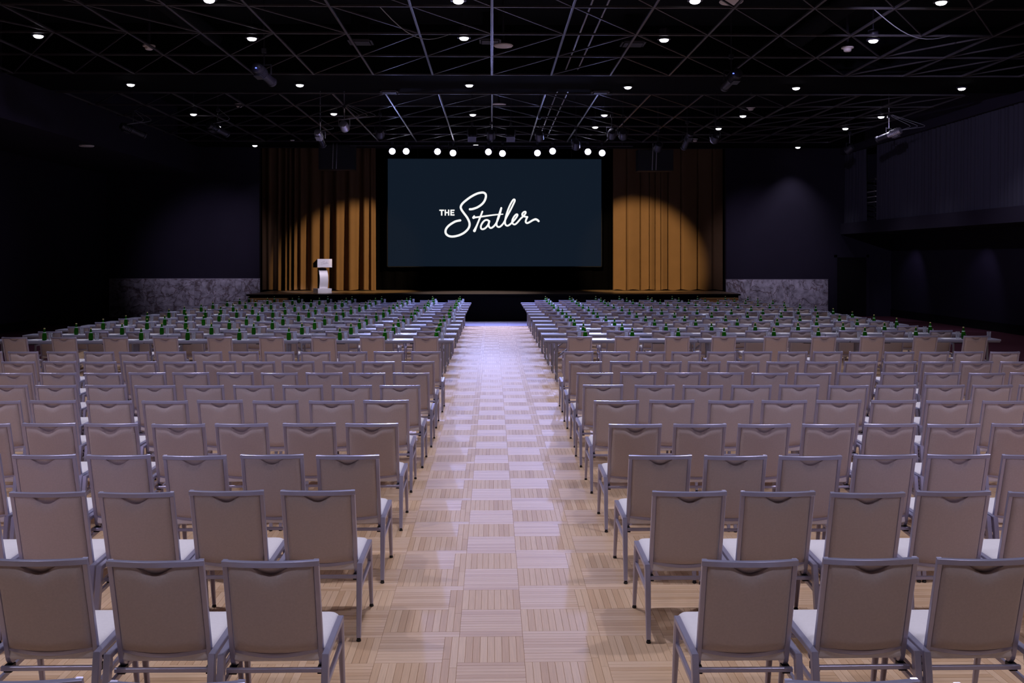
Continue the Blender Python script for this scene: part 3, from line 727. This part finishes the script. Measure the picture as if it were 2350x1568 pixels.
def make_table():
    t = thing('conference_table', 'table', 'table')
    hw = 1.395
    obj('tabletop', MB().sweep([(-hw, 0, T_Z - 0.017), (hw, 0, T_Z - 0.017)], (T_DEP, 0.034), ch=0.12), M['table'], t)
    obj('edge_band', MB().box(-hw + 0.01, hw - 0.01, -T_DEP / 2 + 0.012, T_DEP / 2 - 0.012, T_Z - 0.058, T_Z - 0.0345), M['edge'], t)
    for s in (-1, 1):
        for q in (-1, 1):
            obj('leg', MB().sweep([(s * (hw - 0.22), q * 0.15, T_Z - 0.06), (s * (hw - 0.22), q * 0.17, 0.0)], (0.03, 0.03), up=(0, 1, 0)), M['tleg'], t)
        obj('leg_panel', MB().box(s * (hw - 0.22) - 0.008, s * (hw - 0.22) + 0.008, -0.15, 0.15, T_Z - 0.22, T_Z - 0.06).sweep([(s * (hw - 0.22), -0.17, 0.12), (s * (hw - 0.22), 0.17, 0.12)], (0.025, 0.025)), M['tleg'], t)
        obj('folding_strut', MB().sweep([(s * (hw - 0.22), 0, 0.42), (s * (hw - 0.48), 0, 0.62), (s * (hw - 0.62), 0, T_Z - 0.06)], (0.022, 0.03)), M['tleg'], t)
        obj('strut_mount', MB().cbox((s * (hw - 0.65), 0, T_Z - 0.07), (0.3, 0.16, 0.022)), M['black'], t)
    return t


def make_bottle():
    b_ = tag(obj('bottle', MB().lathe([(0.028, 0.0), (0.035, 0.003), (0.0385, 0.02), (0.0405, 0.055), (0.0395, 0.085), (0.035, 0.115), (0.0265, 0.142), (0.0185, 0.167), (0.0145, 0.188), (0.0135, 0.206), (0.0135, 0.212)], 18), M['bottle'], smooth=60), 'b', 'bottle')
    obj('cap', MB().lathe([(0.0142, 0.206), (0.0165, 0.208), (0.016, 0.219), (0.0135, 0.225), (0.006, 0.2255)], 14), M['cap'], b_)
    obj('neck_label', MB().lathe([(0.0294, 0.137), (0.0245, 0.152), (0.0238, 0.152), (0.0286, 0.137)], 18), M['label'], b_)
    return b_


glass_mb = MB().lathe([(0.0285, 0.0), (0.031, 0.002), (0.036, 0.13), (0.036, 0.135), (0.0345, 0.135), (0.0335, 0.128), (0.029, 0.018), (0.012, 0.015)], 18)
tb0, bt0 = make_table(), make_bottle()
gl0 = tag(obj('drinking_glass', glass_mb, M['glass'], smooth=50), 'g', 'glass')
nk0 = tag(obj('napkin', MB().box(-0.065, 0.065, -0.065, 0.065, 0, 0.003), M['paper'], smooth=0), 'n', 'napkin')
np0 = tag(obj('notepad', MB().box(-0.09, 0.09, -0.11, 0.11, 0, 0.006), M['paper'], smooth=0), 'p', 'notepad')
USED = set()


def place(o, loc, rz, label, group):
    if o.name not in USED:
        USED.add(o.name); o.location = loc; o.rotation_euler = (0, 0, rz); o['label'] = label; o['group'] = group; return o
    return clone(o, loc, rz, label, group)


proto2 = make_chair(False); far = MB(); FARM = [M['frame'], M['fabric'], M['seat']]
for r_, D in enumerate(CH_D):
    yt = (D + 1.06) * CT                                    # far edge of this row of tables
    if r_ < 11: yt = (CH_D[r_ + 1] - 0.16) * CT
    else: yt = 33.75
    yc = yt - T_DEP / 2
    row = f'{ORD[r_ + 1]} table row from camera'
    for side, cols, sg in (('left', COL_L, -1), ('right', COL_R, 1)):
        for k in range(3):
            e = 0.70 if sg < 0 else 0.97
            xc = sg * (e + 1.40 + k * 2.80)
            place(tb0, (xc + random.uniform(-.006, .006), yc - sg * xc * 0.0005, 0), 0, f'grey narrow folding table, {ORD[k + 1]} from the aisle in {row}, {side} side', f'tables {side} of the aisle')
        for k, x in enumerate(cols):
            jx = random.uniform(-0.05, 0.05); cy = D * CT - x * ST * 0.0 + random.uniform(-0.03, 0.02)
            cx_ = x + jx
            w_ = f'{ORD[k + 1]} from aisle at {row}, {side} side'
            if r_ < 8: place(proto2, (cx_, cy, 0), R(random.uniform(-1.2, 1.2)), 'silver-framed chair, ' + w_, f'chairs at the tables {side} of the aisle')
            else:
                for me, mi in ((CP['back_frame'], 0), (CP['backrest'], 1), (CP['seat'], 2), (CP['rearl'], 0), (CP['rearr'], 0), (CP['frontl'], 0), (CP['frontr'], 0), (CP['raill'], 0), (CP['railr'], 0)):
                    far.add([(v.co.x + cx_, v.co.y + cy, v.co.z) for v in me.vertices], [tuple(q.vertices) for q in me.polygons], mi)
            bx_ = cx_ + (0.14 if sg < 0 else 0.19) + random.uniform(-0.02, 0.02); yb = yc - 0.10 + random.uniform(-0.015, 0.015)
            gs = 1 if (sg < 0 or r_ > 6) else -1
            place(bt0, (bx_, yb, T_Z), random.uniform(0, 6), 'green glass bottle, ' + w_, f'bottles on tables {side} of the aisle')
            place(nk0, (bx_ + gs * 0.105, yb + 0.01, T_Z), R(random.uniform(-4, 4)), 'white napkin, ' + w_, f'napkins on tables {side} of the aisle')
            place(gl0, (bx_ + gs * 0.105, yb + 0.01, T_Z + 0.003), 0, 'clear tumbler, ' + w_, f'tumblers on tables {side} of the aisle')
            place(np0, (bx_ - 0.19 if gs > 0 else bx_ - 0.28, yb + 0.05, T_Z), R(random.uniform(-5, 5)), 'white notepad, ' + w_, f'notepads on tables {side} of the aisle')
fo = stuff(link('distant_chairs', far.mesh('distant_chairs', FARM, 45)))
tag(fo, 'beige chairs at the four table rows nearest the stage', 'chairs')
place(gl0, (9.2, CH_D[1] * CT - 0.5, T_Z), 0, 'stray clear tumbler alone at wall end of first table row from camera', 'stray tumblers')

# ---------------------------------------------------------------- ceiling: grid, downlights, detectors, vents
GZ, G = 6.52, 1.372
NEAR, FAR = [14.75, 16.84, 18.9, 20.97, 23.08], [25.75, 27.8, 29.9, 32.0, 34.1, 36.3]
grid = thing('ceiling_grid', 'dark steel grid of crossing and diagonal bars under the black ceiling', 'ceiling grid', (0, 0, GZ))
def bar(a, b_, w_=0.042, h_=0.042): obj('grid_bar', MB().sweep([(a[0], a[1], a[2] if len(a) > 2 else 0), (b_[0], b_[1], b_[2] if len(b_) > 2 else 0)], (w_, h_)), M['grid'], grid)
KL, KR = -8, 9
for sec in (NEAR, FAR):
    for Y in sec: bar((KL * G - 0.2, Y), (KR * G + 0.1, Y), 0.035, 0.04)
    for k in range(KL, KR + 1): bar((k * G, sec[0] - (2.0 if sec is NEAR else 0)), (k * G, sec[-1]))
for s, (a, b_) in enumerate(zip(NEAR[:-1], NEAR[1:])):
    for k in range(KL, KR):
        up = s <= 1 or 2 <= k <= 5
        bar((k * G, a if up else b_, 0.004), ((k + 1) * G, b_ if up else a, 0.004), 0.028, 0.03)
for s, (a, b_) in enumerate(zip(FAR[:-1], FAR[1:])):
    for k in range(KL, KR):
        up = k >= 0 and k < 6
        bar((k * G, a if up else b_, 0.004), ((k + 1) * G, b_ if up else a, 0.004), 0.028, 0.03)
dm = MB().lathe([(0.125, 0.03), (0.13, 0.0), (0.112, -0.008), (0.095, -0.004), (0.09, 0.02), (0.02, 0.03)], 20).mesh('downlight', M['fixture'], 40)
dl = MB().lathe([(0.088, 0.0), (0.087, -0.012), (0.074, -0.032), (0.050, -0.044), (0.02, -0.049)], 20).mesh('lens', M['dlens'], 40)  # lens bulged downward so its shape stands in for the lamp's bloom
dl2 = MB().lathe([(0.088, 0.012), (0.088, 0.006), (0.03, 0.004)], 20).mesh('lens', mat('dim_lens', (0.8, 0.8, 0.8), 0.4, emit=(0.8, 0.85, 0.75), estr=1.0), 40)
dh = MB().lathe([(0.10, 0.03), (0.10, 0.2), (0.04, 0.22)], 14).sweep([(0, 0, 0.2), (0, 0, 1.2)], (0.02, 0.02), n=6, up=(0, 1, 0)).mesh('housing', M['fixture'], 40)
for ri, ci, p in DOWN_POS:
    o = link('downlight', dm, None, p); tag(o, f'glowing round downlight, {ORD[ci + 1]} from the left wall in {ORD[ri + 1]} ceiling row', 'downlight', 'ceiling downlights')
    link('lens', dl, o)
    if ri != 2 and ri != 5: link('housing', dh, o)
for oi_, p in enumerate(OFF_POS):
    o = link('downlight', dm, None, p); tag(o, f'glowing round downlight over the open chairs, {ORD[oi_ % 5 + 1]} from the left in {ORD[oi_ // 5 + 1]} row', 'downlight', 'downlights over the open rows')
    link('lens', dl, o); link('housing', dh, o)
dt = MB().lathe([(0.10, 0.0), (0.125, -0.004), (0.125, -0.03), (0.085, -0.04), (0.075, -0.085), (0.05, -0.10), (0.02, -0.10)], 18).mesh('smoke_detector', M['offwhite'], 40)
ds = MB().lathe([(0.03, -0.0), (0.03, 1.0)], 6).mesh('stem', M['fixture'], 40)
for (x, y, wh) in ((342, 106, 'in the nearer grid bay, left half'), (549, 240, 'in the farther grid, left half'), (671, 319, 'near the last grid bar, left of the screen'), (1945, 110, 'in the nearer grid bay, right half'), (1723, 247, 'in the farther grid, right half'), (1595, 320, 'near the last grid bar, right of the screen')):
    D = 4.35 * F / (HY - y); p = px(x, D, z=6.62)
    o = tag(link('smoke_detector', dt, None, p), f'pale round smoke detector {wh}', 'smoke detector', 'smoke detectors'); link('stem', ds, o)
cd = MB().lathe([(0.20, 0.02), (0.21, 0.0), (0.19, -0.02), (0.05, -0.025)], 22).mesh('ceiling_disc', M['offwhite'], 40)
for (x, y, wh) in ((1155, 105, 'in the nearer grid above the aisle'), (1145, 240, 'in the farther grid above the aisle'), (1678, 4, 'at the very top on the balcony side')):
    D = 4.5 * F / (HY - y); p = px(x, D, z=6.75); o = tag(link('ceiling_speaker', cd, None, p), f'pale round ceiling speaker {wh}', 'speaker', 'ceiling speakers'); link('stem', ds, o)
for (x, D, z, wh) in ((233, 28.5, SOF_Z, 'farther along the left soffit'), (-2, 23.0, SOF_Z, 'nearer on the left soffit')):
    p = px(x, D, z=z); p.x = min(p.x, SOF_X - 0.3)
    tag(link('ceiling_speaker', cd, None, p - Vector((0, 0, 0.02))), f'pale disc speaker {wh}', 'speaker', 'soffit speakers')
for yy, wh in ((36.2, 'nearer the stage'), (30.9, 'nearer the camera')):
    o = tag(link('downlight', dm, None, (14.6, yy - 0.3, BAL_Z - 0.03)), f'small downlight under the balcony, {wh}', 'downlight', 'under-balcony downlights'); link('lens', dl2, o)
for (x0, x1, y, wh) in ((1100, 1150, 93, 'beside the centre bar'), (800, 855, 95, 'over the left block'), (1278, 1318, 141, 'over the aisle'), (1425, 1480, 99, 'over the right block'), (873, 915, 210, 'in the soffit on podium side'), (1357, 1398, 211, 'in the soffit on balcony side')):
    z = 6.55 if y > 200 else 7.1; D = (z - CZ) * F / (HY - y); a, b_ = px(x0, D, z=z), px(x1, D, z=z)
    v = thing('ceiling_vent', f'dark grey square ceiling vent {wh}', 'vent', ((a.x + b_.x) / 2, a.y, z), 0, 'ceiling vents'); hw = (b_.x - a.x) / 2
    obj('frame', MB().box(-hw, hw, -hw, -hw + 0.04, -0.03, 0).box(-hw, hw, hw - 0.04, hw, -0.03, 0).box(-hw, -hw + 0.04, -hw, hw, -0.03, 0).box(hw - 0.04, hw, -hw, hw, -0.03, 0), M['vent'], v, 0)
    obj('plate', MB().box(-hw + 0.06, hw - 0.06, -hw + 0.06, hw - 0.06, -0.05, -0.035), M['vent'], v, 0)
    obj('duct', MB().box(-hw * 0.7, hw * 0.7, -hw * 0.7, hw * 0.7, -0.034, ZC - z), M['ceil'], v, 0)
for k, x in enumerate((1.72, 2.0)):
    t = thing('conduit', f'grey conduit running toward the stage, {"nearer" if k == 0 else "farther from"} the centre bar', 'conduit', (x, 0, 6.66), 0, 'ceiling conduits')
    obj('pipe', MB().sweep([(0, 13, 0), (0, 35.9, 0)], (0.035, 0.035), n=8), M['conduit'], t)
    for y in (16.9, 21.0, 25.9, 29.9, 34.1): obj('strap', MB().cbox((0, y, 0.02), (0.06, 0.05, 0.05)), M['fixture'], t)
for k, (x, y0, y1, z) in enumerate(((-6.4, 13, 22.9, 7.3), (7.0, 13, 22.9, 7.3))):
    tag(obj('air_duct', MB().sweep([(x, y0, z), (x, y1, z)], (0.5, 0.4), n=14), M['ceil'], smooth=60), f'black round air duct above the grid, {"left" if k == 0 else "right"} of the centre bar', 'duct')


# ---------------------------------------------------------------- stage fixtures
def fixture(loc, target, label, light=False, style='profile', drop=None, group='stage lights on the ceiling', lens_on=False, top=ZC, cable=0):
    t = thing('stage_light', label, 'stage light', loc, 0, group)
    d = (Vector(target) - Vector(loc)).normalized(); rot = d.to_track_quat('Y', 'Z').to_matrix().to_4x4()
    def rp(name, mb, m, par=t, smooth=40):
        o = obj(name, mb, m, par, smooth); o.matrix_local = rot; return o
    ax = lambda prof: [[(r * math.cos(a * math.pi / 8), y, r * math.sin(a * math.pi / 8)) for a in range(16)] for r, y in prof]
    body = M['fixlight'] if light else M['fixture']
    if style == 'profile':
        h = rp('housing', MB().loft(ax([(0.06, -0.40), (0.10, -0.38), (0.115, -0.30), (0.115, -0.1), (0.09, -0.06), (0.09, 0.02)])), body)
        fins = MB()
        for k in range(5): fins.loft(ax([(0.118, -0.30 + 0.05 * k), (0.126, -0.295 + 0.05 * k), (0.126, -0.285 + 0.05 * k), (0.118, -0.28 + 0.05 * k)]))
        o = rp('cooling_fins', fins, body)
        rp('lens_barrel', MB().loft(ax([(0.082, 0.0), (0.086, 0.02), (0.086, 0.34), (0.10, 0.35), (0.10, 0.40), (0.08, 0.40), (0.078, 0.36)])), M['fixture'])
        rp('side_plate', MB().cbox((-0.0, -0.2, -0.135), (0.15, 0.2, 0.02)), body)
    elif style == 'head':
        rp('housing', MB().cbox((0, -0.05, 0), (0.26, 0.26, 0.36)), M['fixture'], smooth=0)
        fins = MB()
        for k in range(7): fins.cbox((-0.12 + 0.04 * k, -0.20, 0), (0.012, 0.05, 0.30))
        rp('cooling_fins', fins, M['fixture'], smooth=0)
        rp('lens_barrel', MB().loft(ax([(0.10, 0.07), (0.10, 0.16), (0.08, 0.16)])), M['fixture'])
    else:
        rp('housing', MB().loft(ax([(0.05, -0.18), (0.10, -0.16), (0.125, -0.08), (0.125, 0.09), (0.135, 0.10), (0.135, 0.12), (0.115, 0.12), (0.112, 0.08)])), body)
        rp('lens', MB().loft(ax([(0.112, 0.085), (0.112, 0.095), (0.05, 0.105)])), M['lens'] if lens_on else M['black'])
    s = d.cross(Vector((0, 0, 1))).normalized() * 0.155
    obj('yoke', MB().sweep([s, s + Vector((0, 0, 0.2)), -s + Vector((0, 0, 0.2)), -s], (0.03, 0.012), up=(d.x, d.y, d.z)), body, t)
    hz = top - loc[2]; gz = min(GZ, top) - loc[2]
    obj('hanger', MB().sweep([(0, 0, 0.2), (0, 0, max(0.3, hz))], (0.028, 0.028), n=8, up=(0, 1, 0)), body, t)
    obj('clamp', MB().cbox((0, 0, max(0.27, gz - 0.05)), (0.09, 0.07, 0.09)), M['fixture'], t)
    if light: obj('tape_band', MB().sweep([(0, 0, gz - 0.22), (0, 0, gz - 0.12)], (0.034, 0.034), n=8, up=(0, 1, 0)), M['paper'], t)
    for c in range(cable):
        a = Vector((0.05 * c, 0, gz)); e = -d * 0.38; pts = []
        sx = 0.45 + 0.2 * c
        for k in range(11):
            u = k / 10; q = a.lerp(e, u) + Vector((sx * math.sin(math.pi * u), 0, -0.18 * math.sin(math.pi * u) * (1 - u))); pts.append(q)
        obj('cable', MB().sweep(pts, (0.012, 0.012), n=6), M['cable'], t)
    return t


for i, (p, t) in enumerate(FRONT_POS):
    d = (t - p).normalized(); b_ = p - d * 0.10
    side = 'podium' if i < 5 else 'balcony'
    fixture(b_, (p.x * 0.3, 0, 2.3), f'lit round stage lamp above the screen, {ORD[i + 1]} along from the podium end', style='par', lens_on=True, group='lit lamps above the screen', top=6.56)
pipe = thing('lighting_pipe', 'black pipe carrying the row of lit lamps above the screen', 'pipe', (0, 36.62, 6.40))
obj('tube', MB().sweep([(-5.2, 0, 0), (5.2, 0, 0)], (0.05, 0.05), n=10), M['fixture'], pipe)
for x in (-4.8, -1.6, 1.6, 4.8): obj('hanger', MB().sweep([(x, 0, 0.02), (x, 0, 0.165)], (0.02, 0.02), n=6, up=(0, 1, 0)), M['fixture'], pipe)

def fx(x, y, z=5.92): return px(x, (z - CZ) * F / (HY - y), z=z)
fixture(fx(2040, 310), (4, 39, 2.5), 'bright silver profile spotlight with looping cables near balcony drape', light=True, cable=3)
fixture(fx(305, 300), (-2, 39, 2), 'long dark profile spotlight with coiled cable near the left wall', cable=2)
fixture(fx(500, 297), (-2, 39, 3), 'small dark profile spotlight under a downlight, left of podium lamp', cable=1)
fixture(fx(735, 318), (-4.5, 39.5, 1.6), 'violet-edged profile spotlight aimed down above the podium curtain', light=True, cable=1)
fixture(fx(790, 290), (-3.2, 39.5, 2), 'spotlight wrapped in bright tangled cable, beside the podium spotlight', style='par', light=True, cable=3)
for (x, y), tx, wh in (((606, 172), -0.5, 'left'), ((1678, 184), 2.5, 'right')):
    t = fixture(fx(x, y, 5.98), (tx, 38, 2), f'black projector-like spotlight with blue indicator, {wh} of centre in soffit gap')
    obj('indicator_led', MB().lathe([(0.018, 0), (0.018, 0.012), (0.008, 0.02)], 10, (-0.06, -0.44, 0.05)), M['blue'], t)
fixture(fx(1577, 322), (5, 39, 1), 'steeply tilted dark profile spotlight above the round light pool')
fixture(fx(1641, 318), (7, 39.5, 2), 'short dark can light near the right end of the stage opening', style='par')
fixture(fx(1083, 312, 6.1), (-1, 38.5, 1.5), 'finned moving head left of the centre can light', style='head')
fixture(fx(1172, 312, 6.1), (1, 38.5, 1.5), 'finned moving head right of the centre can light', style='head')
fixture(fx(1127, 310, 6.1), (0, 38.5, 1.5), 'dark can light on the centre line between two moving heads', style='par')
fixture(fx(1238, 312), (2, 38.5, 1.5), 'dark can light beside the conduits', style='par')
fixture(fx(1404, 308), (4, 38.5, 1.5), 'dark can light above the right screen corner', style='par')
fixture(fx(1430, 309), (5, 38.5, 1.5), 'dark can light just outside the right screen corner', style='par')
fixture(fx(872, 306), (-4, 38.5, 1.5), 'dark can light above the left screen corner', style='par')
fixture(fx(1322, 333), (3, 38.8, 1.5), 'low dark can light hanging between lit lamps and grid', style='par')
fixture(fx(1510, 338), (5, 39, 2), 'dark can light hanging above the right hung loudspeaker', style='par')
fixture(fx(172, 300), (-8, 39, 2), 'dim can light against the left soffit', style='par')
fixture(fx(1950, 343), (9, 39, 2), 'dim can light at the far corner by the balcony', style='par')
for (x0, y0), (x1, y1), z0, sag_, lab in (((2010, 50), (2190, 68), 6.5, 0.25, 'thin pale cable sagging between ceiling bars at the balcony side'), ((870, 25), (1035, 60), 6.5, 0.3, 'thin cable sagging under the grid left of the centre bar')):
    a, b_ = px(x0, 16.84, z=6.52), px(x1, 18.9, z=6.52)
    a.y, b_.y = 16.84, 18.9
    tag(obj('hanging_cable', MB().sweep([a.lerp(b_, k / 12) - Vector((0, 0, sag_ * math.sin(math.pi * k / 12))) for k in range(13)], (0.016, 0.016), n=6), M['cable']), lab, 'cable')
for x, D, y0, y1, lab in ((772, 37.2, 332, 389, 'black loudspeaker hung above the podium curtain'), (1505, 37.2, 343, 392, 'black loudspeaker hung above the round light pool')):
    p = px(x, D, y=y1); h = (y1 - y0) / F * D; w_ = 1.32
    t = thing('hung_loudspeaker', lab, 'loudspeaker', p, 0, 'hung loudspeakers')
    obj('cabinet', MB().box(-w_ / 2, w_ / 2, 0, 0.6, 0, h), M['speaker'], t)
    obj('grille', MB().box(-w_ / 2 + 0.04, w_ / 2 - 0.04, -0.02, -0.001, 0.04, h - 0.04), M['speaker'], t)
    for s in (-0.14, 0.0): obj('strap', MB().sweep([(s, -0.03, 0.02), (s + 0.03, -0.03, h + 0.1), (s + 0.03, 0.1, 7.0 - p.z)], (0.03, 0.008), up=(0, 1, 0)), M['fixlight'], t)
print('objects', len(bpy.data.objects))
